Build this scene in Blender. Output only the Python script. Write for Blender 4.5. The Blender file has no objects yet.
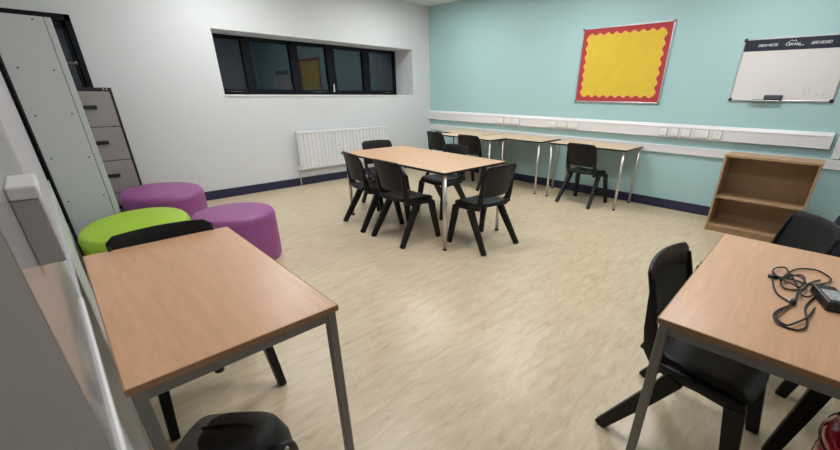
import bpy, bmesh, math, random
from mathutils import Vector, Matrix, Euler
random.seed(7)
S = bpy.context.scene
COL = S.collection
R = math.radians

# ------------------------------------------------------------------ materials
def lin(c):
    c = c / 255.0
    return c / 12.92 if c <= 0.04045 else ((c + 0.055) / 1.055) ** 2.4
def rgb(r, g, b): return (lin(r), lin(g), lin(b), 1.0)

def mat(name, col, rough=0.5, metal=0.0, spec=0.5, var=0.0, scale=8.0, stretch=(1, 1, 1), bump=0.0, bscale=60.0, coat=0.0, emit=0.0):
    m = bpy.data.materials.new(name); m.use_nodes = True
    nt = m.node_tree; b = nt.nodes['Principled BSDF']
    b.inputs['Base Color'].default_value = col
    b.inputs['Roughness'].default_value = rough
    b.inputs['Metallic'].default_value = metal
    b.inputs['Specular IOR Level'].default_value = spec
    b.inputs['Coat Weight'].default_value = coat
    if emit:
        b.inputs['Emission Color'].default_value = col; b.inputs['Emission Strength'].default_value = emit
    tc = nt.nodes.new('ShaderNodeTexCoord'); mp = nt.nodes.new('ShaderNodeMapping')
    mp.inputs['Scale'].default_value = stretch
    nt.links.new(tc.outputs['Object'], mp.inputs['Vector'])
    if var:
        n = nt.nodes.new('ShaderNodeTexNoise'); n.inputs['Scale'].default_value = scale; n.inputs['Detail'].default_value = 6
        n.inputs['Roughness'].default_value = 0.6
        nt.links.new(mp.outputs['Vector'], n.inputs['Vector'])
        rp = nt.nodes.new('ShaderNodeValToRGB')
        rp.color_ramp.elements[0].position = 0.3; rp.color_ramp.elements[1].position = 0.7
        rp.color_ramp.elements[0].color = tuple(c * (1 - var) for c in col[:3]) + (1,)
        rp.color_ramp.elements[1].color = tuple(min(1, c * (1 + var)) for c in col[:3]) + (1,)
        nt.links.new(n.outputs['Fac'], rp.inputs['Fac']); nt.links.new(rp.outputs['Color'], b.inputs['Base Color'])
    if bump:
        n2 = nt.nodes.new('ShaderNodeTexNoise'); n2.inputs['Scale'].default_value = bscale; n2.inputs['Detail'].default_value = 3
        nt.links.new(mp.outputs['Vector'], n2.inputs['Vector'])
        bp = nt.nodes.new('ShaderNodeBump'); bp.inputs['Strength'].default_value = bump; bp.inputs['Distance'].default_value = 0.01
        nt.links.new(n2.outputs['Fac'], bp.inputs['Height']); nt.links.new(bp.outputs['Normal'], b.inputs['Normal'])
    return m

def glassy(name, col, rough, trans, ior=1.5, bump=0.0, bscale=6.0):
    m = mat(name, col, rough, bump=bump, bscale=bscale)
    b = m.node_tree.nodes['Principled BSDF']
    b.inputs['Transmission Weight'].default_value = trans; b.inputs['IOR'].default_value = ior
    return m

M = {}
M['wall'] = mat('white_paint', rgb(216, 219, 221), 0.6, bump=0.03, bscale=90)
M['teal'] = mat('teal_paint', rgb(170, 205, 208), 0.55, bump=0.03, bscale=90)
M['ceil'] = mat('ceiling_paint', rgb(222, 224, 222), 0.8)
M['navy'] = mat('navy_gloss', rgb(30, 34, 66), 0.35)
M['black'] = mat('black_polypropylene', rgb(17, 17, 18), 0.42, spec=0.32, bump=0.05, bscale=300)
M['blackmetal'] = mat('black_enamel', rgb(22, 22, 26), 0.45)
M['frame'] = mat('dark_aluminium', rgb(9, 12, 22), 0.45, spec=0.2)
M['wglass'] = glassy('night_glass', (0.75, 0.85, 0.9, 1), 0.0, 1.0)
M['white'] = mat('white_plastic', rgb(228, 226, 228), 0.35)
M['rad'] = mat('radiator_enamel', rgb(226, 226, 230), 0.3)
M['socket'] = mat('socket_plastic', rgb(240, 238, 236), 0.25)
M['rimshade'] = mat('plate_shadow_line', rgb(170, 170, 172), .5)  # shade grey for the outline round socket plates
M['alu'] = mat('brushed_aluminium', rgb(200, 202, 206), 0.32, metal=0.8)
M['chrome'] = mat('chrome', rgb(205, 203, 200), 0.33, metal=1.0)
M['steel'] = mat('grey_steel', rgb(128, 126, 124), 0.42, metal=0.35)
M['beech'] = mat('beech_laminate', rgb(213, 168, 132), 0.33, var=0.09, scale=4.0, stretch=(14, 1.3, 14), spec=0.5)
M['beechx'] = mat('beech_laminate_across', rgb(213, 168, 132), 0.33, var=0.09, scale=4.0, stretch=(1.3, 14, 14), spec=0.5)
M['beechedge'] = mat('beech_edge', rgb(158, 118, 86), 0.5, var=0.1, scale=6, stretch=(2, 2, 30))
M['beechpale'] = mat('pale_beech_laminate', rgb(214, 188, 154), 0.35, var=0.06, scale=4.0, stretch=(14, 1.3, 14))
M['beechmid'] = mat('warm_beech_laminate', rgb(207, 168, 132), 0.36, var=0.08, scale=4.0, stretch=(14, 1.3, 14))
M['blackedge'] = mat('black_edging', rgb(24, 23, 23), 0.5)
M['wood'] = mat('bookcase_wood', rgb(172, 140, 106), 0.5, var=0.1, scale=5, stretch=(10, 10, 1.2))
M['woodback'] = mat('bookcase_back_wood', rgb(150, 120, 92), 0.55, var=0.1, scale=5, stretch=(10, 10, 1.2))
M['yellow'] = mat('yellow_paper', rgb(220, 190, 60), 0.8, var=0.04, scale=9, bump=0.15, bscale=14)
M['red'] = mat('red_paper', rgb(178, 56, 62), 0.75)
M['orange'] = mat('scallop_edge', rgb(240, 172, 92), 0.7)
M['board'] = mat('whiteboard_enamel', rgb(226, 222, 220), 0.18)
M['header'] = mat('navy_header', rgb(28, 32, 52), 0.35)
M['letter'] = mat('header_lettering', rgb(245, 247, 250), 0.5)
M['ink'] = mat('faded_marker', rgb(150, 146, 148), 0.6)
M['eraser'] = mat('eraser_felt', rgb(70, 70, 84), 0.7)
M['green'] = mat('lime_vinyl', rgb(162, 200, 44), 0.45, bump=0.04, bscale=200)
M['purple'] = mat('purple_vinyl', rgb(148, 76, 136), 0.45, bump=0.04, bscale=200)
M['cab'] = mat('taupe_enamel', rgb(150, 145, 142), 0.4)
M['cup'] = mat('pale_grey_melamine', rgb(196, 198, 202), 0.45)
M['hole'] = mat('screw_hole', rgb(60, 60, 62), 0.7)
M['greypanel'] = mat('charcoal_panel', rgb(112, 110, 108), 0.75, var=0.04, scale=60)
M['boxgrey'] = mat('grey_card', rgb(168, 166, 168), 0.5)
def milky(name, col, tr, di, ro, bump=0.0):
    m = bpy.data.materials.new(name); m.use_nodes = True
    nt = m.node_tree; N = nt.nodes; L = nt.links; N.remove(N['Principled BSDF']); out = N['Material Output']
    t = N.new('ShaderNodeBsdfTransparent'); d = N.new('ShaderNodeBsdfDiffuse'); d.inputs[0].default_value = col
    g = N.new('ShaderNodeBsdfGlossy'); g.inputs['Roughness'].default_value = ro
    a = N.new('ShaderNodeMixShader'); a.inputs[0].default_value = di / (di + tr); L.new(t.outputs[0], a.inputs[1]); L.new(d.outputs[0], a.inputs[2])
    b = N.new('ShaderNodeMixShader'); b.inputs[0].default_value = 1 - di - tr; L.new(a.outputs[0], b.inputs[1]); L.new(g.outputs[0], b.inputs[2])
    L.new(b.outputs[0], out.inputs[0])
    if bump:
        tc = N.new('ShaderNodeTexCoord'); n = N.new('ShaderNodeTexNoise'); n.inputs['Scale'].default_value = 4; n.inputs['Distortion'].default_value = 1.5
        L.new(tc.outputs['Object'], n.inputs['Vector']); bp = N.new('ShaderNodeBump'); bp.inputs['Strength'].default_value = bump; bp.inputs['Distance'].default_value = .02
        L.new(n.outputs['Fac'], bp.inputs['Height']); L.new(bp.outputs['Normal'], g.inputs['Normal']); L.new(bp.outputs['Normal'], d.inputs['Normal'])
    return m
M['pane'] = milky('clear_acrylic', rgb(225, 222, 225), .40, .22, .07)
M['film'] = milky('milky_acrylic', rgb(232, 230, 236), .30, .45, .1, bump=.5)
M['redgloss'] = mat('red_gloss', rgb(160, 22, 40), 0.15, coat=0.6)
M['reddark'] = mat('dark_red_seam', rgb(92, 10, 24), 0.3)
M['psu'] = mat('charger_plastic', rgb(26, 26, 28), 0.4)
M['psulabel'] = mat('charger_label', rgb(170, 172, 176), 0.4, var=0.5, scale=60)
M['cord'] = mat('black_cord', rgb(24, 22, 24), 0.5)
M['bagblack'] = mat('black_nylon', rgb(26, 26, 28), .5, bump=.1, bscale=150)
M['baggrey'] = mat('grey_nylon', rgb(128, 128, 130), .7, bump=.1, bscale=150)
M['cloth'] = mat('navy_cloth', rgb(26, 27, 42), 0.9, var=0.2, scale=30)
M['paper'] = mat('white_paper', rgb(222, 226, 232), 0.7)
M['lamp'] = mat('light_diffuser', (0.97, 0.99, 1.0, 1), 0.5, emit=26.0)
M['rubber'] = mat('rubber', rgb(35, 35, 36), 0.7)

# vinyl floor: pale beige with fine diagonal flecks and faint sheet seams
def floor_mat():
    m = bpy.data.materials.new('vinyl_floor'); m.use_nodes = True
    nt = m.node_tree; N = nt.nodes; L = nt.links; b = N['Principled BSDF']
    tc = N.new('ShaderNodeTexCoord')
    def noise(rot, sc, s, det, rough=0.65, dist=0.0):
        mp = N.new('ShaderNodeMapping'); mp.inputs['Rotation'].default_value = (0, 0, rot); mp.inputs['Scale'].default_value = sc
        L.new(tc.outputs['Object'], mp.inputs['Vector'])
        n = N.new('ShaderNodeTexNoise'); n.inputs['Scale'].default_value = s; n.inputs['Detail'].default_value = det
        n.inputs['Roughness'].default_value = rough; n.inputs['Distortion'].default_value = dist
        L.new(mp.outputs['Vector'], n.inputs['Vector']); return n
    n1 = noise(R(38), (1, 4, 1), 5.5, 8, 0.7, 0.6); n2 = noise(0.2, (1, 1, 1), 0.8, 3)
    r1 = N.new('ShaderNodeValToRGB'); e = r1.color_ramp.elements
    e[0].position = 0.28; e[0].color = rgb(180, 160, 131); e[1].position = 0.62; e[1].color = rgb(214, 199, 171)
    x = e.new(0.42); x.color = rgb(201, 183, 153)
    L.new(n1.outputs['Fac'], r1.inputs['Fac'])
    mx = N.new('ShaderNodeMix'); mx.data_type = 'RGBA'; mx.blend_type = 'MULTIPLY'; mx.inputs['Factor'].default_value = 0.35
    r2 = N.new('ShaderNodeValToRGB'); r2.color_ramp.elements[0].position = 0.35; r2.color_ramp.elements[0].color = (0.86, 0.84, 0.8, 1)
    r2.color_ramp.elements[1].position = 0.65
    L.new(n2.outputs['Fac'], r2.inputs['Fac']); L.new(r1.outputs['Color'], mx.inputs[6]); L.new(r2.outputs['Color'], mx.inputs[7])
    # sheet seams every 2 m
    sep = N.new('ShaderNodeSeparateXYZ'); L.new(tc.outputs['Object'], sep.inputs[0])
    ad = N.new('ShaderNodeMath'); ad.operation = 'ADD'; ad.inputs[1].default_value = 20.55; L.new(sep.outputs['Y'], ad.inputs[0])
    md = N.new('ShaderNodeMath'); md.operation = 'MODULO'; md.inputs[1].default_value = 2.0; L.new(ad.outputs[0], md.inputs[0])
    lt = N.new('ShaderNodeMath'); lt.operation = 'LESS_THAN'; lt.inputs[1].default_value = 0.006; L.new(md.outputs[0], lt.inputs[0])
    m2 = N.new('ShaderNodeMath'); m2.operation = 'MULTIPLY'; m2.inputs[1].default_value = 0.22; L.new(lt.outputs[0], m2.inputs[0])
    mx2 = N.new('ShaderNodeMix'); mx2.data_type = 'RGBA'; mx2.inputs[7].default_value = rgb(150, 128, 96)
    L.new(m2.outputs[0], mx2.inputs['Factor']); L.new(mx.outputs[2], mx2.inputs[6])
    L.new(mx2.outputs[2], b.inputs['Base Color'])
    b.inputs['Roughness'].default_value = 0.3; b.inputs['Specular IOR Level'].default_value = 0.5
    n3 = noise(0, (1, 1, 1), 40, 3)
    rr = N.new('ShaderNodeMapRange'); rr.inputs['To Min'].default_value = 0.24; rr.inputs['To Max'].default_value = 0.42
    L.new(n1.outputs['Fac'], rr.inputs['Value']); L.new(rr.outputs[0], b.inputs['Roughness'])
    bp = N.new('ShaderNodeBump'); bp.inputs['Strength'].default_value = 0.06; bp.inputs['Distance'].default_value = 0.01
    L.new(n3.outputs['Fac'], bp.inputs['Height']); L.new(bp.outputs['Normal'], b.inputs['Normal'])
    return m
M['floor'] = floor_mat()

# ------------------------------------------------------------------ mesh helpers
def add_box(bm, lo, hi, mtx=None):
    v = []
    for z in (lo[2], hi[2]):
        for x, y in ((lo[0], lo[1]), (hi[0], lo[1]), (hi[0], hi[1]), (lo[0], hi[1])):
            p = Vector((x, y, z)); v.append(bm.verts.new(mtx @ p if mtx else p))
    for f in ((3, 2, 1, 0), (4, 5, 6, 7), (0, 1, 5, 4), (1, 2, 6, 5), (2, 3, 7, 6), (3, 0, 4, 7)):
        bm.faces.new([v[i] for i in f])
def boxes(*bs):
    bm = bmesh.new()
    for lo, hi in bs: add_box(bm, lo, hi)
    return bm
def loft(bm, rings, caps=True, closed=False):
    vs = [[bm.verts.new(p) for p in r] for r in rings]
    n = len(vs[0]); m = len(vs)
    for i in range(m if closed else m - 1):
        a, b = vs[i], vs[(i + 1) % m]
        for j in range(n): bm.faces.new((a[j], a[(j + 1) % n], b[(j + 1) % n], b[j]))
    if caps and not closed:
        bm.faces.new(vs[0][::-1]); bm.faces.new(vs[-1])
    return vs
def add_tube(bm, pts, r, seg=10, closed=False):
    pts = [Vector(p) for p in pts]; rings = []
    up = None; n = len(pts)
    for i, p in enumerate(pts):
        a = pts[(i - 1) % n] if (closed or i > 0) else p
        b = pts[(i + 1) % n] if (closed or i < n - 1) else p
        t = (b - a).normalized()
        if up is None: up = Vector((0, 0, 1)) if abs(t.z) < 0.9 else Vector((1, 0, 0))
        s = t.cross(up).normalized(); up = s.cross(t).normalized()
        rr = r[i] if isinstance(r, (list, tuple)) else r
        rings.append([p + s * rr * math.cos(2 * math.pi * k / seg) + up * rr * math.sin(2 * math.pi * k / seg) for k in range(seg)])
    loft(bm, rings, True, closed)
def add_bar(bm, pts, sizes, axis):
    """rectangular bar through pts; sizes = (half along axis, half across) per point; axis = fixed side direction"""
    ax = Vector(axis).normalized(); rings = []
    pts = [Vector(p) for p in pts]; n = len(pts)
    for i, p in enumerate(pts):
        t = (pts[min(i + 1, n - 1)] - pts[max(i - 1, 0)]).normalized()
        o = t.cross(ax).normalized(); a, b = sizes[i]
        rings.append([p + ax * a + o * b, p - ax * a + o * b, p - ax * a - o * b, p + ax * a - o * b])
    loft(bm, rings)
def add_shell(bm, grid, thick):
    """grid[i][j] points -> closed shell with thickness along averaged normals"""
    ni, nj = len(grid), len(grid[0]); G = [[Vector(p) for p in r] for r in grid]
    T, B = [], []
    for i in range(ni):
        a, b = [], []
        for j in range(nj):
            du = G[min(i + 1, ni - 1)][j] - G[max(i - 1, 0)][j]
            dv = G[i][min(j + 1, nj - 1)] - G[i][max(j - 1, 0)]
            n = du.cross(dv).normalized() * (thick / 2)
            a.append(bm.verts.new(G[i][j] + n)); b.append(bm.verts.new(G[i][j] - n))
        T.append(a); B.append(b)
    for i in range(ni - 1):
        for j in range(nj - 1):
            bm.faces.new((T[i][j], T[i + 1][j], T[i + 1][j + 1], T[i][j + 1]))
            bm.faces.new((B[i][j], B[i][j + 1], B[i + 1][j + 1], B[i + 1][j]))
    def edge(seq):
        for (i, j), (k, l) in zip(seq, seq[1:]): bm.faces.new((T[i][j], T[k][l], B[k][l], B[i][j]))
    edge([(i, 0) for i in range(ni)]); edge([(ni - 1, j) for j in range(nj)])
    edge([(i, nj - 1) for i in reversed(range(ni))]); edge([(0, j) for j in reversed(range(nj))])
def poly_prism(bm, pts, off):
    """extrude a closed outline by vector off"""
    off = Vector(off); a = [bm.verts.new(p) for p in pts]; b = [bm.verts.new(Vector(p) + off) for p in pts]
    n = len(a); bm.faces.new(a[::-1]); bm.faces.new(b)
    for i in range(n): bm.faces.new((a[i], a[(i + 1) % n], b[(i + 1) % n], b[i]))

def obj(name, bm, material, parent=None, bevel=0.0, smooth=False, sub=0, seg=2):
    bmesh.ops.recalc_face_normals(bm, faces=bm.faces)
    me = bpy.data.meshes.new(name); bm.to_mesh(me); bm.free()
    o = bpy.data.objects.new(name, me); COL.objects.link(o)
    me.materials.append(material)
    if smooth:
        for p in me.polygons: p.use_smooth = True
    if bevel:
        md = o.modifiers.new('bevel', 'BEVEL'); md.width = bevel; md.segments = seg; md.limit_method = 'ANGLE'; md.angle_limit = R(40)
    if sub:
        md = o.modifiers.new('sub', 'SUBSURF'); md.levels = sub; md.render_levels = sub
    if parent: o.parent = parent
    return o
def tag(o, label, cat, group=None):
    o['label'] = label; o['category'] = cat
    if group: o['group'] = group
    return o
def thing(name, label, cat, loc=(0, 0, 0), rz=0.0, group=None):
    o = bpy.data.objects.new(name, None); COL.objects.link(o); o.empty_display_size = 0.1
    o.location = loc; o.rotation_euler = (0, 0, rz)
    return tag(o, label, cat, group)
def struct(name, bm, m, parent=None, **k):
    o = obj(name, bm, m, parent, **k)
    if parent is None: o['kind'] = 'structure'
    return o
def dup(root, loc, rz, label, group=None):
    r = root.copy(); COL.objects.link(r); r.location = loc; r.rotation_euler = (0, 0, rz); r['label'] = label
    if group: r['group'] = group
    for ch in list(root.children):
        c = ch.copy(); COL.objects.link(c); c.parent = r
        for g in list(ch.children):
            d = g.copy(); COL.objects.link(d); d.parent = c
    return r

# ------------------------------------------------------------------ room shell
H = 2.775; XL = -5.60; YF = -7.3
WX0, WX1, WZ0, WZ1, WD = -3.63, -0.418, 1.314, 2.067, 0.5
DX0, DX1, DZ = -5.56, -4.895, 2.05
struct('floor', boxes(((XL - .1, YF - .1, -.1), (.1, .1, 0))), M['floor'])
struct('ceiling', boxes(((XL - .1, YF - .1, H), (.1, .6, H + .1))), M['ceil'])
struct('wall_back', boxes(
    ((XL - .1, 0, 0), (DX0, WD, H)), ((DX0, 0, DZ), (DX1, WD, H)), ((DX1, 0, 0), (WX0, WD, H)),
    ((WX0, 0, 0), (WX1, WD + .08, WZ0)), ((WX0, 0, WZ1), (WX1, WD + .08, H)), ((WX1, 0, 0), (.1, WD + .08, H))), M['wall'])
struct('wall_right', boxes(((0, YF - .1, 0), (.1, 0, H))), M['teal'])
struct('wall_left', boxes(((XL - .1, YF - .1, 0), (XL, 0, H))), M['wall'])
struct('wall_front', boxes(((XL, YF - .1, 0), (0, YF, H))), M['wall'])
struct('baseboard_back', boxes(((DX1 + .002, -.014, 0), (-.002, 0, .118))), M['navy'], bevel=.003)
struct('baseboard_right', boxes(((-.014, YF, 0), (0, -.016, .118))), M['navy'], bevel=.003)

# window: five dark panes in one deep reveal
w = struct('window_1', boxes(((WX0, WD - .005, WZ1 - .055), (WX1, WD + .06, WZ1)), ((WX0, WD - .005, WZ0 + .02), (WX1, WD + .06, WZ0 + .075)),
    ((WX0, WD - .005, WZ0), (WX0 + .07, WD + .06, WZ1)), ((WX1 - .05, WD - .005, WZ0), (WX1, WD + .06, WZ1)),
    *[((a, WD - .02, WZ0 + .02), (b, WD + .055, WZ1 - .002)) for a, b in ((-3.144, -3.021), (-2.457, -2.328), (-1.846, -1.702), (-1.152, -1.012))]), M['frame'], bevel=.006)
for i, (a, b) in enumerate(((-3.56, -3.144), (-3.021, -2.457), (-2.328, -1.846), (-1.702, -1.152), (-1.012, -.468))):
    obj('pane', boxes(((a - .004, WD + .02, WZ0 + .07), (b + .004, WD + .028, WZ1 - .05))), M['wglass'], w)
for x in (-3.30, -2.05, -.62):
    obj('trickle_vent', boxes(((x - .14, WD - .022, WZ0 + .035), (x + .14, WD - .006, WZ0 + .052))), M['blackmetal'], w)
    obj('vent_label', boxes(((x - .07, WD - .024, WZ0 + .04), (x + .05, WD - .0225, WZ0 + .047))), M['steel'], w)
bm = boxes(((-1.79, WD - .05, WZ0 + .045), (-1.77, WD - .021, WZ0 + .075))); add_box(bm, (-1.787, WD - .055, WZ0 + .055), (-1.773, WD - .035, WZ0 + .17))
obj('window_handle', bm, M['white'], w, bevel=.004)
obj('window_sill', boxes(((WX0, -.012, WZ0 - .018), (WX1, WD - .006, WZ0 + .004))), M['white'], w, bevel=.004)
# dark outside behind the window
# glazed door behind the cupboard
d = struct('door_1', boxes(((DX0, -.012, DZ - .06), (DX1, .06, DZ)), ((DX0, -.012, 0), (DX0 + .05, .06, DZ)), ((DX1 - .05, -.012, 0), (DX1, .06, DZ)),
    ((DX0, .0, 0), (DX1, .05, .12))), M['frame'], bevel=.004)
obj('door_leaf', boxes(((DX0 + .052, .012, DZ - .13), (DX1 - .052, .05, DZ - .062)), ((DX1 - .085, .012, .1), (DX1 - .052, .05, DZ - .062)),
    ((DX0 + .052, .012, .1), (DX0 + .1, .05, DZ - .062)), ((DX0 + .052, .012, .85), (DX1 - .052, .05, .95))), M['frame'], d, bevel=.004)
obj('pane', boxes(((DX0 + .09, .026, .1), (DX1 - .08, .034, DZ - .12))), M['wglass'], d)
obj('door_handle', boxes(((DX1 - .08, -.02, 1.60), (DX1 - .06, .012, 1.63)), ((DX1 - .15, -.03, 1.607), (DX1 - .06, -.018, 1.622))), M['steel'], d, bevel=.003)

# ------------------------------------------------------------------ dado trunking and sockets on the teal wall
t = thing('cable_trunking', 'deep upper run of white cable trunking along teal wall carrying all the sockets', 'trunking', (0, 0, .886))
bm = bmesh.new(); prof = [(-.001, 0), (-.040, 0), (-.052, .012), (-.052, .128), (-.030, .161), (-.001, .161)]
poly_prism(bm, [Vector((x, -.004, z)) for x, z in prof], (0, -5.876, 0)); obj('trunking_body', bm, M['white'], t)
obj('trunking_lip', boxes(((-.056, -5.88, .118), (-.050, -.004, .132)), ((-.056, -5.88, .008), (-.050, -.004, .016))), M['white'], t, bevel=.002)
bm = bmesh.new(); poly_prism(bm, [Vector((x * 1.06, -5.88, z)) for x, z in prof], (0, -.012, 0)); obj('end_cap', bm, M['white'], t)
t = thing('cable_trunking', 'slim lower run of plain white cable trunking along teal wall just above desk height', 'trunking', (0, 0, .70))
obj('trunking_body', boxes(((-.03, -6.6, 0), (-.001, -.004, .093))), M['white'], t, bevel=.004)
obj('trunking_lip', boxes(((-.033, -6.6, .078), (-.029, -.004, .086))), M['white'], t)
t = thing('cable_trunking', 'short upright white trunking beside the end of the upper trunking run', 'trunking', (-.001, -5.96, .80))
obj('trunking_body', boxes(((-.03, -.03, 0), (0, .03, 1.0))), M['white'], t, bevel=.004)

def socket_plate(kind, width, y, label, group='sockets on the upper trunking'):
    s = thing('wall_socket', label, 'socket', (-.052, y, .955), 0, group)
    obj('faceplate', boxes(((-.018, -width / 2, -.043), (0, width / 2, .043))), M['socket'], s, bevel=.004)
    obj('shadow_rim', boxes(((-.009, -width / 2 - .003, -.046), (0, width / 2 + .003, .046))), M['rimshade'], s)  # grey border stands in for the shadow gap around the white faceplate
    n = 2 if width > .12 else 1
    for i in range(n):
        yy = (i - (n - 1) / 2) * .07
        if kind == 'power':
            obj('rocker_switch', boxes(((-.021, yy - .008, .012), (-.017, yy + .008, .032))), M['white'], s, bevel=.002)
            obj('pin_hole', boxes(((-.0185, yy - .003, -.008), (-.0175, yy + .003, .004)), ((-.0185, yy - .015, -.026), (-.0175, yy - .008, -.021)), ((-.0185, yy + .008, -.026), (-.0175, yy + .015, -.021))), M['alu'], s)
        else:
            obj('data_port', boxes(((-.0195, yy - .010, -.010), (-.0175, yy + .010, .010))), M['white'], s)
    return s
o1 = ['nearest the room corner', 'second along from the room corner', 'third along from the room corner']
for y, k, wd, l in ((-1.78, 'data', .146, 'white socket plate nearest the room corner on upper trunking, in the group of three'),
                    (-1.945, 'power', .146, 'white socket plate in middle of the three closest to the room corner'),
                    (-2.10, 'power', .146, 'white socket plate rightmost of the three closest to the room corner'),
                    (-2.77, 'data', .146, 'white socket plate left of the group above the middle of the wall desks'),
                    (-2.94, 'power', .146, 'white socket plate in the middle of the group above the wall desks'),
                    (-3.11, 'power', .146, 'white socket plate right of the group above the wall desks'),
                    (-4.335, 'data', .088, 'leftmost white socket plate in the row of five between the desks and bookcase'),
                    (-4.465, 'data', .088, 'second white plate from the left in the row of five below noticeboard and whiteboard'),
                    (-4.592, 'power', .088, 'middle white plate in the row of five below noticeboard and whiteboard'),
                    (-4.755, 'power', .146, 'wide double socket, fourth from left in the row of five above the bookcase'),
                    (-4.915, 'power', .088, 'rightmost white socket plate in the row of five, just above bookcase corner')):
    socket_plate(k, wd, y, l)

# ------------------------------------------------------------------ radiator
rx0, rx1, rz0, rz1 = -2.796, -1.142, .253, .812
r = thing('radiator', 'white ribbed panel radiator on back wall under the long window', 'radiator', ((rx0 + rx1) / 2, -.02, 0))
hw = (rx1 - rx0) / 2
bm = bmesh.new(); n = 25; pts = []
pitch = 2 * hw / n
for i in range(n):
    x = -hw + i * pitch
    pts += [(x, -.066), (x + pitch * .3, -.066), (x + pitch * .42, -.080), (x + pitch * .88, -.080)]
pts += [(hw, -.066), (hw, -.045), (-hw, -.045)]
poly_prism(bm, [Vector((x, y, rz0 + .02)) for x, y in pts], (0, 0, rz1 - rz0 - .04)); obj('ribbed_panel', bm, M['rad'], r)
obj('top_grille', boxes(((-hw, -.084, rz1 - .03), (hw, -.03, rz1))), M['rad'], r, bevel=.006)
obj('bottom_rail', boxes(((-hw, -.080, rz0), (hw, -.045, rz0 + .03))), M['rad'], r, bevel=.004)
for s in (-1, 1):
    obj('side_panel', boxes(((s * hw - .006, -.084, rz0), (s * hw + .006, -.028, rz1))), M['rad'], r, bevel=.003)
for x in (-hw + .25, hw - .25): obj('wall_bracket', boxes(((x - .02, -.046, rz0 + .05), (x + .02, .019, rz1 - .08))), M['rad'], r)
bm = bmesh.new(); add_tube(bm, [(-hw + .01, -.05, rz0 + .02), (-hw - .03, -.05, rz0 + .02), (-hw - .035, -.05, rz0 - .02), (-hw - .035, -.05, 0)], .009); obj('pipe', bm, M['chrome'], r, smooth=True)
bm = bmesh.new(); add_tube(bm, [(-hw - .035, -.05, rz0 - .02), (-hw - .035, -.05, rz0 + .06)], .016, 12); obj('valve', bm, M['white'], r, smooth=True)

# ------------------------------------------------------------------ noticeboard
ny0, ny1, nz0, nz1 = -3.066, -4.205, 1.266, 2.17
nb = thing('noticeboard', 'noticeboard backed with yellow paper inside a scalloped red border on teal wall', 'noticeboard', (0, (ny0 + ny1) / 2, (nz0 + nz1) / 2))
hy, hz = (ny0 - ny1) / 2, (nz1 - nz0) / 2
obj('backing_board', boxes(((-.014, -hy + .01, -hz + .01), (-.001, hy - .01, hz - .01))), M['red'], nb)
obj('frame', boxes(((-.022, -hy, hz - .018), (0, hy, hz)), ((-.022, -hy, -hz), (0, hy, -hz + .018)), ((-.022, -hy, -hz), (0, -hy + .018, hz)), ((-.022, hy - .018, -hz), (0, hy, hz))), M['alu'], nb, bevel=.003)
for sy in (-1, 1):
    for sz in (-1, 1): obj('corner_cap', boxes(((-.025, sy * (hy - .013) - .015, sz * (hz - .013) - .015), (-.001, sy * (hy - .013) + .015, sz * (hz - .013) + .015))), M['steel'], nb, bevel=.005)
def scallop(inset, amp, x):
    a, b = hy - inset, hz - inset; pts = []; ny, nz = 9, 7
    def side(n, f):
        for i in range(n * 8):
            s = i / (n * 8); pts.append(f(s, amp * .5 * math.cos(2 * math.pi * n * s + math.pi)))
    side(ny, lambda s, o: Vector((x, -a + 2 * a * s, -b - o)))
    side(nz, lambda s, o: Vector((x, a + o, -b + 2 * b * s)))
    side(ny, lambda s, o: Vector((x, a - 2 * a * s, b + o)))
    side(nz, lambda s, o: Vector((x, -a - o, b - 2 * b * s)))
    return pts
bm = bmesh.new(); poly_prism(bm, scallop(.079, .028, -.0145), (-.001, 0, 0)); obj('border_edge', bm, M['orange'], nb)
bm = bmesh.new(); poly_prism(bm, scallop(.091, .028, -.0160), (-.001, 0, 0)); obj('yellow_paper', bm, M['yellow'], nb)

# ------------------------------------------------------------------ whiteboard with navy header
def text_mesh(txt, size, loc, parent, material, shear=0.0, name='lettering', sx=1.0):
    cu = bpy.data.curves.new(name, 'FONT'); cu.body = txt; cu.size = size; cu.extrude = .0008; cu.shear = shear; cu.align_x = 'CENTER'
    to = bpy.data.objects.new(name + '_tmp', cu); COL.objects.link(to)
    dg = bpy.context.evaluated_depsgraph_get(); me = bpy.data.meshes.new_from_object(to.evaluated_get(dg))
    bpy.data.objects.remove(to)
    me.transform(Matrix.Diagonal((sx, 1, 1, 1)))
    me.transform(Matrix(((0, 0, -1, 0), (-1, 0, 0, 0), (0, 1, 0, 0), (0, 0, 0, 1))))   # text runs along -y on the wall, facing -x
    me.transform(Matrix.Translation(loc)); me.materials.clear(); me.materials.append(material)
    o = bpy.data.objects.new(name, me); COL.objects.link(o); o.parent = parent; return o
wy0, wy1, wz0, wz1 = -4.927, -5.786, 1.322, 1.918
wb = thing('whiteboard', 'small whiteboard with navy lettered header strip, high on teal wall', 'whiteboard', (0, (wy0 + wy1) / 2, (wz0 + wz1) / 2))
hy, hz = (wy0 - wy1) / 2, (wz1 - wz0) / 2
obj('writing_surface', boxes(((-.014, -hy + .005, -hz + .005), (-.001, hy - .005, hz - .005))), M['board'], wb)
obj('frame', boxes(((-.02, -hy, hz - .014), (0, hy, hz)), ((-.02, -hy, -hz), (0, hy, -hz + .014)), ((-.02, -hy, -hz), (0, -hy + .012, hz)), ((-.02, hy - .012, -hz), (0, hy, hz))), M['alu'], wb, bevel=.003)
obj('header_strip', boxes(((-.0165, -hy + .012, hz - .118), (-.0135, hy - .012, hz - .014))), M['header'], wb)
cy = (wy0 + wy1) / 2
text_mesh('DREAM MASTER', .034, (-.0172, -5.135 - cy, hz - .079), wb, M['letter'], .25, sx=.66)
text_mesh('Clubroom', .042, (-.0172, -5.335 - cy, hz - .079), wb, M['letter'], .3, sx=.66)
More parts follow.
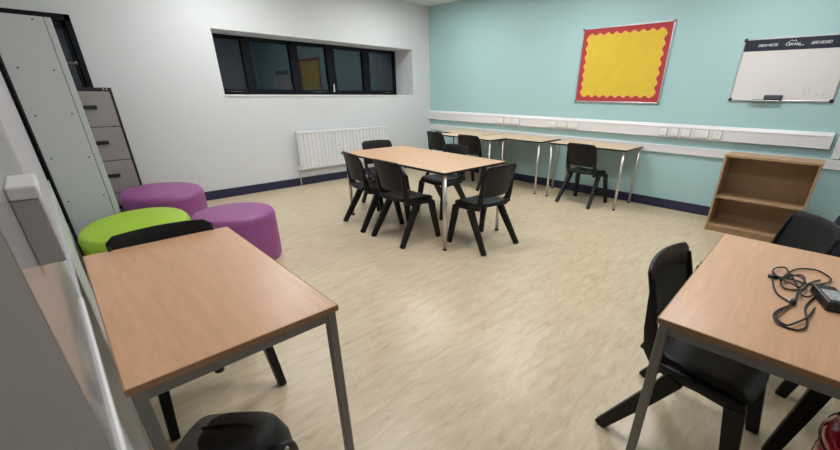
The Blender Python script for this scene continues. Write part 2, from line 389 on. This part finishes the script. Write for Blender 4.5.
bm = bmesh.new(); add_tube(bm, [(-.0172, -5.30 - cy, hz - .050), (-.0172, -5.318 - cy, hz - .030), (-.0172, -5.332 - cy, hz - .042), (-.0172, -5.35 - cy, hz - .034), (-.0172, -5.362 - cy, hz - .048)], .0022, 6)
add_tube(bm, [(-.0172, -5.38 - cy, hz - .082), (-.0172, -5.425 - cy, hz - .080)], .002, 6)
obj('header_logo', bm, M['letter'], wb)
text_mesh('AERO-BOARD', .036, (-.0172, -5.548 - cy, hz - .078), wb, M['letter'], .3, sx=.66)
for sy in (-1, 1):
    for sz in (-1, 1): obj('corner_cap', boxes(((-.024, sy * (hy - .012) - .016, sz * (hz - .012) - .016), (-.0005, sy * (hy - .012) + .016, sz * (hz - .012) + .016))), M['blackmetal'], wb, bevel=.007)
obj('pen_tray', boxes(((-.055, -.02, -hz - .004), (-.018, .24, -hz + .004)), ((-.055, -.02, -hz - .004), (-.050, .24, -hz + .010))), M['alu'], wb, bevel=.002)
def yw(y): return y - cy
bm = bmesh.new()
def mark(pts): add_tube(bm, [(-.0145, yw(y), z - (wz0 + wz1) / 2) for y, z in pts], .0016, 5)
mark([(-5.545, 1.47), (-5.548, 1.39), (-5.60, 1.395)]); mark([(-5.575, 1.46), (-5.58, 1.42)])
mark([(-5.63, 1.37), (-5.66, 1.39), (-5.69, 1.37), (-5.66, 1.36), (-5.64, 1.375)]); mark([(-5.69, 1.40), (-5.735, 1.395), (-5.74, 1.365), (-5.70, 1.365), (-5.69, 1.40)]); mark([(-5.755, 1.385), (-5.757, 1.37)])
obj('drawn_marks', bm, M['ink'], wb)
e = thing('board_eraser', 'dark grey board eraser on the tray of the whiteboard', 'eraser', (-.037, -5.315, wz0 + .0045))
obj('felt_pad', boxes(((-.014, -.074, 0), (.014, .074, .016))), M['rubber'], e)
obj('eraser_body', boxes(((-.016, -.078, .016), (.016, .078, .056))), M['eraser'], e, bevel=.006)
pn = obj('marker_pen', boxes(((-.006, -.05, 0), (.006, .05, .012))), M['blackmetal'], None, bevel=.005); pn.location = (-.037, -5.19, wz0 + .0045)
tag(pn, 'black marker pen lying on whiteboard tray left of the eraser', 'pen')

# ------------------------------------------------------------------ bookcase
bx0, bx1, by0, by1, bh = -.615, -.30, -5.136, -5.893, .820
bc = thing('bookcase', 'low open beech bookcase with two empty shelves against teal wall', 'bookcase', ((bx0 + bx1) / 2, (by0 + by1) / 2, 0))
hx, hyb = (bx1 - bx0) / 2, (by0 - by1) / 2
for s in (-1, 1): obj('side_panel', boxes(((-hx, s * hyb - (.02 if s > 0 else 0), 0), (hx, s * hyb + (.02 if s < 0 else 0), bh - .024))), M['wood'], bc, bevel=.002)
obj('top_panel', boxes(((-hx - .008, -hyb - .006, bh - .024), (hx, hyb + .006, bh))), M['wood'], bc, bevel=.003)
obj('shelf', boxes(((-hx + .015, -hyb + .0202, .365), (hx - .01, hyb - .0202, .387))), M['wood'], bc, bevel=.002)
obj('shelf', boxes(((-hx + .005, -hyb + .0202, .052), (hx - .01, hyb - .0202, .074))), M['wood'], bc, bevel=.002)
obj('plinth', boxes(((-hx + .02, -hyb + .0202, 0), (-hx + .038, hyb - .0202, .0518))), M['wood'], bc)
obj('back_panel', boxes(((hx - .0098, -hyb + .0202, .03), (hx - .002, hyb - .0202, bh - .0242))), M['woodback'], bc)

# ------------------------------------------------------------------ tables
def make_table(name, label, loc, rz, L, W, h, top_m, edge_m, leg_m, inset, rleg, square, group=None, frame=True, bolt=False):
    """origin at near-left floor corner; L along x, W along y"""
    t = thing(name, label, 'table', loc, rz, group)
    th = .020
    obj('tabletop', boxes(((.003, .003, h - th + .0005), (L - .003, W - .003, h))), top_m, t, bevel=.002)
    e = .0032
    obj('edge_band', boxes(((0, 0, h - th), (L, e, h - .0008)), ((0, W - e, h - th), (L, W, h - .0008)), ((0, e, h - th), (e, W - e, h - .0008)), ((L - e, e, h - th), (L, W - e, h - .0008))), edge_m, t)
    i = inset; fz0, fz1 = h - th - .036, h - th - .001
    if frame:
        obj('under_frame', boxes(((i, i - .011, fz0), (L - i, i + .011, fz1)), ((i, W - i - .011, fz0), (L - i, W - i + .011, fz1)),
            ((i - .011, i, fz0), (i + .011, W - i, fz1)), ((L - i - .011, i, fz0), (L - i + .011, W - i, fz1))), leg_m, t, bevel=.002)
    for x in (i, L - i):
        for y in (i, W - i):
            bm = bmesh.new()
            if square: add_box(bm, (x - rleg, y - rleg, .012), (x + rleg, y + rleg, h - th - .001))
            else: add_tube(bm, [(x, y, .012), (x, y, h - th - .001)], rleg, 14)
            lg = obj('leg', bm, leg_m, t, smooth=not square, bevel=.003 if square else 0)
            bm = bmesh.new(); add_tube(bm, [(x, y, 0), (x, y, .016)], rleg * 1.12, 12); obj('foot_cap', bm, M['rubber'], lg)
    if bolt:
        for y in (W * .3, W * .75):
            bm = bmesh.new(); add_tube(bm, [(L * .35, i, fz0 - .012), (L * .35, i, fz0)], .012, 12); obj('bolt', bm, M['rubber'], t); break
    return t
make_table('classroom_table', 'beech table in left foreground beside clear screen, grey square legs', (-5.460, -4.853, 0), R(-.54), .548, 1.095, .74, M['beech'], M['beechedge'], M['steel'], .022, .0145, True, bolt=True)
make_table('classroom_table', 'beech table in right foreground with laptop charger on top', (-4.244, -6.185, 0), R(.9), 1.063, .55, .74, M['beechx'], M['beechedge'], M['steel'], .022, .0145, True)
make_table('meeting_table', 'long black-edged beech table in the middle of room with chairs all round', (-3.132, -3.558, 0), 0, .89, 1.67, .74, M['beechmid'], M['blackedge'], M['chrome'], .045, .019, False, frame=False)
make_table('wall_desk', 'pale black-edged desk against teal wall nearest the bookcase', (-.635, -4.14, 0), 0, .58, 1.06, .757, M['beechpale'], M['blackedge'], M['chrome'], .035, .016, False, frame=False)
make_table('wall_desk', 'middle pale desk in the row against teal wall, left of single tucked chair', (-.635, -2.945, 0), 0, .58, 1.055, .752, M['beechpale'], M['blackedge'], M['chrome'], .035, .016, False, frame=False)
make_table('wall_desk', 'pale desk against teal wall closest to the room corner', (-.635, -1.87, 0), 0, .58, 1.055, .752, M['beechpale'], M['blackedge'], M['chrome'], .035, .016, False, frame=False)
make_table('wall_desk', 'pale desk standing out from wall desks behind the far pair of chairs', (-1.03, -2.365, 0), 0, .385, 1.1, .757, M['beechpale'], M['blackedge'], M['chrome'], .035, .016, False, frame=False)

# ------------------------------------------------------------------ moulded chair (faces local +y, origin on floor between the feet)
def make_chair(label, loc, rz):
    c = thing('classroom_chair', label, 'chair', loc, rz)
    # seat
    bm = bmesh.new(); g = []
    for i in range(11):
        u = -1 + 2 * i / 10; row = []
        for j in range(11):
            v = j / 10; hwid = .178 + .022 * v - .010 * max(0, v - .85) / .15
            y = -.175 + .39 * v - .015 * u * u * v
            z = .425 + .012 * u * u - .010 * math.sin(math.pi * min(1, v * 1.1)) - .030 * max(0, (v - .78) / .22) ** 2 + .014 * max(0, (.15 - v) / .15)
            row.append((hwid * u, y, z))
        g.append(row)
    add_shell(bm, g, .034); obj('seat', bm, M['black'], c, smooth=True, bevel=.005)
    # backrest: curved shell with rounded top corners
    bm = bmesh.new(); g = []
    for i in range(15):
        u = -1 + 2 * i / 14; row = []
        ztop = .800 - .008 * u * u - .022 * max(0, (abs(u) - .84) / .16) ** 2
        for j in range(9):
            v = j / 8; z = .515 + (ztop - .515) * v
            hw_ = .200 + .004 * v
            y = -.178 - .042 * v - .012 * v * v + .042 * u * u * (1 - .25 * v)
            row.append((hw_ * u, y, z))
        g.append(row)
    add_shell(bm, g, .016); b = obj('backrest', bm, M['black'], c, smooth=True, bevel=.005)
    for s in (-1, 1):
        bm = bmesh.new()
        add_bar(bm, [(s * .182, -.090, .405), (s * .189, -.130, .455), (s * .195, -.150, .54), (s * .197, -.168, .66), (s * .196, -.186, .755)], [(.016, .036), (.015, .030), (.013, .024), (.011, .016), (.006, .007)], (1, 0, 0))
        obj('upright', bm, M['black'], b, bevel=.006, smooth=True)
        bm = bmesh.new()
        add_bar(bm, [(s * .190, -.125, .408), (s * .196, -.04, .400), (s * .198, .06, .398), (s * .198, .150, .393), (s * .196, .195, .378)], [(.018, .016), (.020, .024), (.019, .020), (.020, .024), (.018, .018)], (1, 0, 0))
        obj('side_rail', bm, M['black'], c, bevel=.006, smooth=True)
        bm = bmesh.new()
        add_bar(bm, [(s * .202, .172, .385), (s * .210, .192, .26), (s * .232, .238, 0)], [(.021, .032), (.020, .029), (.017, .024)], (1, 0, 0))
        obj('leg', bm, M['black'], c, bevel=.005)
        bm = bmesh.new()
        add_bar(bm, [(s * .202, -.020, .388), (s * .212, -.085, .27), (s * .236, -.248, 0)], [(.021, .034), (.020, .031), (.017, .024)], (1, 0, 0))
        obj('leg', bm, M['black'], c, bevel=.005)
    return c
def hd(dx, dy): return math.atan2(-dx, dy)       # rotation that turns +y to (dx,dy)
ch = make_chair('black chair at near right corner of long middle table, back towards the viewer', (-2.685, -3.64, 0), hd(.06, 1))
CH = [
    ('black chair on left side of long middle table, the nearer of two', (-3.105, -2.965, 0), hd(1, .0)),
    ('black chair on left side of long middle table, the farther one beside table corner', (-3.085, -2.36, 0), hd(.975, -.16)),
    ('black chair at far end of long middle table, in front of the radiator', (-2.50, -1.83, 0), hd(-.2, -1)),
    ('black chair on far right side of middle table, mostly hidden beneath tabletop', (-2.22, -2.62, 0), hd(-1, .05)),
    ('black chair facing the wall desks, the leftmost chair nearest room corner', (-.895, -1.30, 0), hd(1, -.1)),
    ('black chair facing the wall desks, right of the one nearest room corner', (-.85, -1.95, 0), hd(1, .05)),
    ('single black chair tucked under wall desk below the noticeboard', (-.54, -3.625, 0), hd(1, -.06)),
    ('black chair at far end of left foreground table beside lime pouf', (-5.165, -3.95, 0), hd(0, -1)),
    ('black chair at near left side of right foreground table, legs splayed on floor', (-3.815, -5.735, 0), hd(-.06, -1)),
    ('black chair beyond far end of right foreground table, in front of bookcase', (-2.872, -5.772, 0), hd(-.5, .87)),
    ('black chair under right foreground table whose dark leg shows left of red stool', (-3.46, -6.29, 0), hd(0, 1)),
]
for l, p, rz in CH: dup(ch, p, rz, l)

# ------------------------------------------------------------------ poufs
def pouf(label, cx, cy, a, b, rot, h, m):
    p = thing('pouf', label, 'pouf', (cx, cy, 0), rot)
    bm = bmesh.new(); rings = []; n = 48
    for f, z in ((.965, .012), (.985, .03), (1.0, .10), (1.0, h - .07), (.995, h - .045), (.975, h - .02), (.94, h - .006), (.88, h), (.5, h + .004), (.02, h + .005)):
        rings.append([Vector((a * f * math.cos(2 * math.pi * k / n), b * f * math.sin(2 * math.pi * k / n), z)) for k in range(n)])
    loft(bm, rings); obj('cushion', bm, m, p, smooth=True)
    bm = bmesh.new(); loft(bm, [[Vector((a * f * math.cos(2 * math.pi * k / n), b * f * math.sin(2 * math.pi * k / n), z)) for k in range(n)] for f, z in ((.93, 0), (.93, .014))])
    obj('base', bm, M['blackedge'], p)
    bm = bmesh.new(); add_tube(bm, [(a * 1.0 * math.cos(2 * math.pi * k / n), b * 1.0 * math.sin(2 * math.pi * k / n), h - .05) for k in range(n)], .003, 6, True)
    obj('seam', bm, m, p, smooth=True)
    return p
pouf('lime green pouf, oval, behind the left foreground table', -5.105, -2.13, .340, .475, -.33, .428, M['green'])
pouf('purple pouf farthest back, beside filing cabinet', -4.735, -1.065, .345, .43, .08, .440, M['purple'])
pouf('purple pouf nearer the middle of room, right of lime pouf', -4.485, -2.38, .315, .315, 0, .438, M['purple'])

# ------------------------------------------------------------------ filing cabinet
fx0, fx1, fy0, fy1, fh = -5.285, -4.825, -.62, -.03, 1.385
f = thing('filing_cabinet', 'four drawer filing cabinet with taupe drawer fronts and black body by back wall', 'filing cabinet', ((fx0 + fx1) / 2, (fy0 + fy1) / 2, 0))
hx, hyf = (fx1 - fx0) / 2, (fy1 - fy0) / 2
obj('body', boxes(((-hx, -hyf + .02, 0), (hx, hyf, fh)), ((-hx, -hyf, fh - .03), (hx, -hyf + .02, fh)), ((-hx, -hyf, 0), (hx, -hyf + .02, .05)), ((hx - .02, -hyf, .05), (hx, -hyf + .02, fh - .03)), ((-hx, -hyf, .05), (-hx + .02, -hyf + .02, fh - .03))), M['blackmetal'], f, bevel=.004)
dz = (fh - .03 - .05) / 4
for i in range(4):
    z = .05 + i * dz
    dr = obj('drawer', boxes(((-hx + .022, -hyf - .006, z + .003), (hx - .022, -hyf + .016, z + dz - .003))), M['cab'], f, bevel=.003)
    bm = boxes(((-.05, -hyf - .034, z + dz * .5), (.075, -hyf - .024, z + dz * .5 + .035)), ((-.05, -hyf - .026, z + dz * .5 + .008), (-.035, -hyf - .005, z + dz * .5 + .027)), ((.06, -hyf - .026, z + dz * .5 + .008), (.075, -hyf - .005, z + dz * .5 + .027)))
    obj('handle', bm, M['blackmetal'], dr, bevel=.003)
bm = bmesh.new()
for dx in (0, .025): add_tube(bm, [(hx - .06 + dx, -hyf + .001, fh - .014), (hx - .06 + dx, -hyf - .004, fh - .014)], .008, 12)
obj('lock', bm, M['alu'], f)

# ------------------------------------------------------------------ tall cupboard, side towards us
cx0, cx1, cy0, cy1, chh = -5.462, -5.141, -1.6, -.66, 1.838
cp = thing('cupboard', 'tall pale grey cupboard seen from its plain side, behind lime pouf', 'cupboard', ((cx0 + cx1) / 2, (cy0 + cy1) / 2, 0))
hx, hyc = (cx1 - cx0) / 2, (cy1 - cy0) / 2
obj('side_panel', boxes(((-hx, -hyc, 0), (hx - .041, -hyc + .02, chh))), M['cup'], cp, bevel=.002)
obj('side_panel', boxes(((-hx, hyc - .02, 0), (hx - .046, hyc, chh))), M['cup'], cp, bevel=.002)
obj('back_panel', boxes(((-hx - .013, -hyc - .001, 0), (-hx, hyc, chh))), M['blackedge'], cp)
obj('carcass', boxes(((-hx, -hyc + .02, .0), (hx - .05, hyc - .02, .08)), ((-hx, -hyc + .02, chh - .02), (hx - .05, hyc - .02, chh))), M['cup'], cp)
obj('door_gap', boxes(((hx - .0455, -hyc + .004, .01), (hx - .0385, hyc - .004, chh - .01))), M['blackedge'], cp)
for s in (-1, 1):
    dr = obj('door', boxes(((hx - .038, min(0, s * hyc) + .001, .01), (hx, max(0, s * hyc) - .001, chh))), M['cup'], cp, bevel=.003)
    obj('handle', boxes(((hx, s * .05 - .008, .95), (hx + .022, s * .05 + .008, 1.1))), M['alu'], dr, bevel=.004)
bm = bmesh.new()
for x, z in ((-5.239, 1.815), (-5.405, 1.506), (-5.415, 1.19), (-5.425, .881), (-5.428, .546), (-5.224, 1.498), (-5.216, 1.199), (-5.212, .872), (-5.21, .56)):
    add_tube(bm, [(x - (cx0 + cx1) / 2, -hyc + .002, z), (x - (cx0 + cx1) / 2, -hyc - .0008, z)], .006, 10)
obj('shelf_hole', bm, M['hole'], cp)

# ------------------------------------------------------------------ clear screen, box and grey panel down the left side
sc = thing('clear_screen', 'tall clear acrylic screen with white bottom trim along the left wall', 'screen', (-5.487, -4.6, 0))
obj('pane', boxes(((-.004, -.60, .752), (0, .36, 2.3))), M['pane'], sc)
obj('milky_pane', boxes(((-.010, .362, .60), (-.006, 2.98, 2.3))), M['film'], sc)
obj('bottom_trim', boxes(((-.006, -.60, .732), (.007, .36, .756))), M['white'], sc, bevel=.005)
obj('lower_panel', boxes(((-.010, -.60, 0), (.002, 2.98, .73))), M['cup'], sc)
bx = thing('wall_dispenser', 'small grey dispenser with white lid fixed to the clear screen at far left', 'dispenser', (-5.4868, -4.95, 1.10))
obj('dispenser_body', boxes(((0, 0, 0), (.034, .13, .112))), M['boxgrey'], bx, bevel=.002)
obj('lid', boxes(((0, -.003, .113), (.037, .133, .135))), M['white'], bx, bevel=.004)
gp = thing('grey_panel', 'charcoal upright panel filling the bottom left corner of view', 'panel', (-5.49, -5.9, 0))
obj('panel_board', boxes(((-.10, -.9, .01), (.006, .69, 2.2))), M['greypanel'], gp, bevel=.003)
obj('panel_edge', boxes(((-.10, .6902, .01), (.006, .698, 2.2))), M['steel'], gp)
obj('panel_foot', boxes(((-.10, -.9, 0), (.006, .69, .0098))), M['rubber'], gp)

# ------------------------------------------------------------------ charger on the right table
TZ = .7405
pc = thing('laptop_charger', 'black laptop charger with tangled cord on right foreground table', 'charger', (-3.70, -6.015, TZ), 0)
bm = boxes(((-.075, -.032, .0), (.075, .032, .034)))
ad = obj('adapter', bm, M['psu'], pc, bevel=.006); ad.location = (-.05, -.005, 0); ad.rotation_euler = (0, 0, R(18))
lb = obj('rating_label', boxes(((-.052, -.022, .0335), (.03, .022, .0348))), M['psulabel'], ad)
P0 = Vector((-3.70, -6.015, TZ))
def onpix(pts): return pts
def cordpts(raw, n=8):
    pts = [Vector((x, y, z)) for x, y, z in raw]; out = []
    for i in range(len(pts) - 1):
        p0 = pts[max(i - 1, 0)]; p1 = pts[i]; p2 = pts[i + 1]; p3 = pts[min(i + 2, len(pts) - 1)]
        for k in range(n):
            s = k / n
            out.append(.5 * ((2 * p1) + (p2 - p0) * s + (2 * p0 - 5 * p1 + 4 * p2 - p3) * s * s + (3 * p1 - p0 - 3 * p2 + p3) * s ** 3))
    out.append(pts[-1]); return out
CORDS = [[(-3.651, -5.851, 0.745), (-3.633, -5.879, 0.746), (-3.629, -5.92, 0.747), (-3.635, -5.955, 0.745), (-3.605, -5.993, 0.746), (-3.542, -6.02, 0.747), (-3.487, -6.012, 0.745), (-3.45, -5.975, 0.746), (-3.492, -5.923, 0.747), (-3.563, -5.898, 0.745), (-3.662, -5.885, 0.746), (-3.731, -5.896, 0.747), (-3.732, -5.922, 0.745), (-3.699, -5.948, 0.746), (-3.619, -5.965, 0.747), (-3.555, -5.991, 0.745)], [(-3.655, -5.88, 0.75), (-3.61, -5.854, 0.751), (-3.558, -5.858, 0.752), (-3.522, -5.883, 0.75), (-3.566, -5.899, 0.751), (-3.643, -5.92, 0.752), (-3.711, -5.936, 0.75), (-3.792, -5.938, 0.751), (-3.866, -5.931, 0.752)], [(-3.581, -5.853, 0.744), (-3.703, -5.865, 0.745), (-3.802, -5.886, 0.746), (-3.842, -5.92, 0.744), (-3.856, -5.933, 0.745), (-3.888, -5.923, 0.746), (-3.939, -5.903, 0.744), (-3.988, -5.897, 0.745), (-4.034, -5.909, 0.746), (-4.046, -5.932, 0.744), (-4.042, -5.959, 0.745), (-4.006, -5.975, 0.746), (-3.95, -5.975, 0.744), (-3.861, -5.966, 0.745), (-3.793, -5.974, 0.746), (-3.74, -5.985, 0.744)], [(-3.862, -5.932, 0.748), (-3.938, -5.914, 0.749), (-4.008, -5.903, 0.75), (-4.04, -5.93, 0.748), (-3.994, -5.955, 0.749), (-3.937, -5.975, 0.75), (-3.846, -5.988, 0.748)], [(-3.69, -5.882, 0.755), (-3.639, -5.901, 0.756), (-3.587, -5.932, 0.757), (-3.613, -5.948, 0.755), (-3.712, -5.94, 0.756), (-3.704, -5.917, 0.757), (-3.68, -5.893, 0.755), (-3.612, -5.904, 0.756), (-3.615, -5.939, 0.757), (-3.684, -5.955, 0.755), (-3.77, -5.944, 0.756), (-3.789, -5.965, 0.757), (-3.728, -5.984, 0.755)]]
for raw in CORDS:
    bm = bmesh.new(); add_tube(bm, [p - P0 for p in cordpts(raw)], .0032, 7); obj('cord', bm, M['cord'], pc, smooth=True)
bm = bmesh.new(); px, py = (-3.657, -5.845)
add_tube(bm, [(px - P0.x, py - P0.y, .008), (px - P0.x + .006, py - P0.y - .03, .008)], .0065, 10); obj('plug', bm, M['psu'], pc, smooth=True)
bm = bmesh.new(); px, py = (-3.856, -5.933)
add_tube(bm, [(px - P0.x - .012, py - P0.y, .012), (px - P0.x + .012, py - P0.y, .012)], .009, 10); obj('cable_tie', bm, M['psu'], pc, smooth=True)
# ------------------------------------------------------------------ red stool, jacket
rs = thing('stool', 'glossy red domed stool in the bottom right corner under the table', 'stool', (-4.025, -6.315, 0))
bm = bmesh.new(); n = 40; rings = []
for r_, z in ((.17, 0), (.19, .03), (.205, .2), (.21, .36), (.205, .42)):
    rings.append([Vector((r_ * math.cos(2 * math.pi * k / n), r_ * math.sin(2 * math.pi * k / n), z)) for k in range(n)])
loft(bm, rings); obj('drum', bm, M['redgloss'], rs, smooth=True)
bm = bmesh.new(); rings = []
for r_, z in ((.206, .42), (.214, .435), (.212, .455), (.19, .49), (.15, .515), (.09, .532), (.01, .537)):
    rings.append([Vector((r_ * math.cos(2 * math.pi * k / n), r_ * math.sin(2 * math.pi * k / n), z)) for k in range(n)])
loft(bm, rings); obj('domed_seat', bm, M['redgloss'], rs, smooth=True)
bm = bmesh.new(); add_tube(bm, [(.212 * math.cos(2 * math.pi * k / n), .212 * math.sin(2 * math.pi * k / n), .428) for k in range(n)], .006, 8, True); obj('seam', bm, M['reddark'], rs, smooth=True)

bg = thing('duffel_bag', 'dark navy upright bag on floor at far right edge, right of bookcase', 'bag', (-1.25, -6.24, 0), R(-10))
def rounded(bm, secs, n=28, pw=3.0):
    rings = []
    for z, a, b, ox, oy in secs:
        rg = []
        for k in range(n):
            t_ = 2 * math.pi * k / n; c_, s_ = math.cos(t_), math.sin(t_)
            rg.append(Vector((ox + a * math.copysign(abs(c_) ** (2 / pw), c_), oy + b * math.copysign(abs(s_) ** (2 / pw), s_), z)))
        rings.append(rg)
    loft(bm, rings)
bm = bmesh.new(); rounded(bm, [(0, .14, .16, 0, 0), (.03, .16, .185, 0, 0), (.25, .17, .19, 0, 0), (.50, .155, .170, 0, -.02), (.66, .12, .13, 0, -.05), (.75, .06, .07, 0, -.08), (.77, .01, .01, 0, -.08)])
obj('bag_body', bm, M['cloth'], bg, smooth=True)
bm = bmesh.new(); add_tube(bm, cordpts([(-.13, .10, .45), (-.16, .03, .60), (-.15, -.08, .62), (-.13, -.14, .47)]), .012, 8); obj('strap', bm, M['cloth'], bg, smooth=True)

rk = thing('rucksack', 'black rucksack with grey side on floor below near end of left table', 'rucksack', (-5.262, -4.715, 0), R(-44))
bm = bmesh.new(); rounded(bm, [(0, .14, .10, 0, 0), (.02, .155, .115, 0, 0), (.15, .16, .125, 0, 0), (.27, .155, .115, 0, 0), (.335, .13, .095, 0, 0), (.365, .085, .06, 0, 0), (.372, .01, .01, 0, 0)])
obj('bag_body', bm, M['bagblack'], rk, smooth=True)
bm = bmesh.new(); rounded(bm, [(.03, .06, .10, -.125, 0), (.05, .075, .125, -.125, 0), (.22, .075, .130, -.120, 0), (.31, .07, .112, -.110, 0), (.350, .05, .07, -.095, 0), (.362, .01, .02, -.085, 0)])
obj('side_pocket', bm, M['baggrey'], rk, smooth=True)
bm = bmesh.new(); add_tube(bm, cordpts([(.115, -.05, .30), (.16, -.05, .325), (.185, -.02, .30), (.18, 0, .22), (.17, 0, .12)]), .014, 8); obj('strap', bm, M['bagblack'], rk, smooth=True)
bm = bmesh.new(); add_tube(bm, [(.176, -.04, .315), (.186, -.05, .318)], .007, 10); obj('buckle', bm, M['alu'], rk, smooth=True)
bm = bmesh.new(); add_tube(bm, cordpts([(-.10, 0, .362), (-.04, 0, .375), (.04, 0, .378), (.10, 0, .352)]), .004, 6); obj('zip', bm, M['blackedge'], rk, smooth=True)

# ------------------------------------------------------------------ ceiling lights
for lx, ly in [(-1.25, -3.2), (-1.25, -5.2), (-3.6, -3.2), (-3.6, -5.0), (-1.25, -1.2), (-3.6, -1.0)]:
    lt = thing('ceiling_light', 'square white light panel set in the ceiling above the room', 'ceiling light', (lx, ly, H), 0, 'ceiling light panels')
    hs = .3
    obj('frame', boxes(((-hs, -hs, -.02), (hs, -hs + .02, 0)), ((-hs, hs - .02, -.02), (hs, hs, 0)), ((-hs, -hs + .02, -.02), (-hs + .02, hs - .02, 0)), ((hs - .02, -hs + .02, -.02), (hs, hs - .02, 0))), M['white'], lt)
    obj('diffuser', boxes(((-hs + .021, -hs + .021, -.014), (hs - .021, hs - .021, -.002))), M['lamp'], lt)

# ------------------------------------------------------------------ world, camera
w = bpy.data.worlds.new('night'); S.world = w; w.use_nodes = True
w.node_tree.nodes['Background'].inputs[0].default_value = (.012, .018, .028, 1); w.node_tree.nodes['Background'].inputs[1].default_value = .6
cd = bpy.data.cameras.new('camera'); cam = bpy.data.objects.new('camera', cd); COL.objects.link(cam); S.camera = cam
F, PX, PY = 376.385, 456.038, 257.45
y, p, r_ = R(-46.625), R(-23.73), R(.615)
fw = Vector((-math.sin(y) * math.cos(p), math.cos(y) * math.cos(p), math.sin(p))); rt = Vector((math.cos(y), math.sin(y), 0)); up = rt.cross(fw)
X = rt * math.cos(r_) + up * math.sin(r_); Y = up * math.cos(r_) - rt * math.sin(r_)
mw = Matrix((X, Y, -fw)).transposed().to_4x4(); mw.translation = Vector((-5.42, -5.866, 1.38)); cam.matrix_world = mw
cd.sensor_fit = 'HORIZONTAL'; cd.sensor_width = 36.0; cd.lens = F * 36.0 / 840.0
cd.shift_x = (420 - PX) / 840.0; cd.shift_y = (PY - 225) / 840.0
cd.clip_start = .01; cd.clip_end = 60

S.view_settings.view_transform = 'Standard'; S.view_settings.look = 'None'; S.view_settings.gamma = 1.0
S.view_settings.exposure = 0.0; S.view_settings.use_curve_mapping = False
try:
    S.cycles.use_denoising = True; S.cycles.denoiser = 'OPENIMAGEDENOISE'; S.cycles.max_bounces = 10; S.cycles.sample_clamp_indirect = 6.0
except Exception: pass
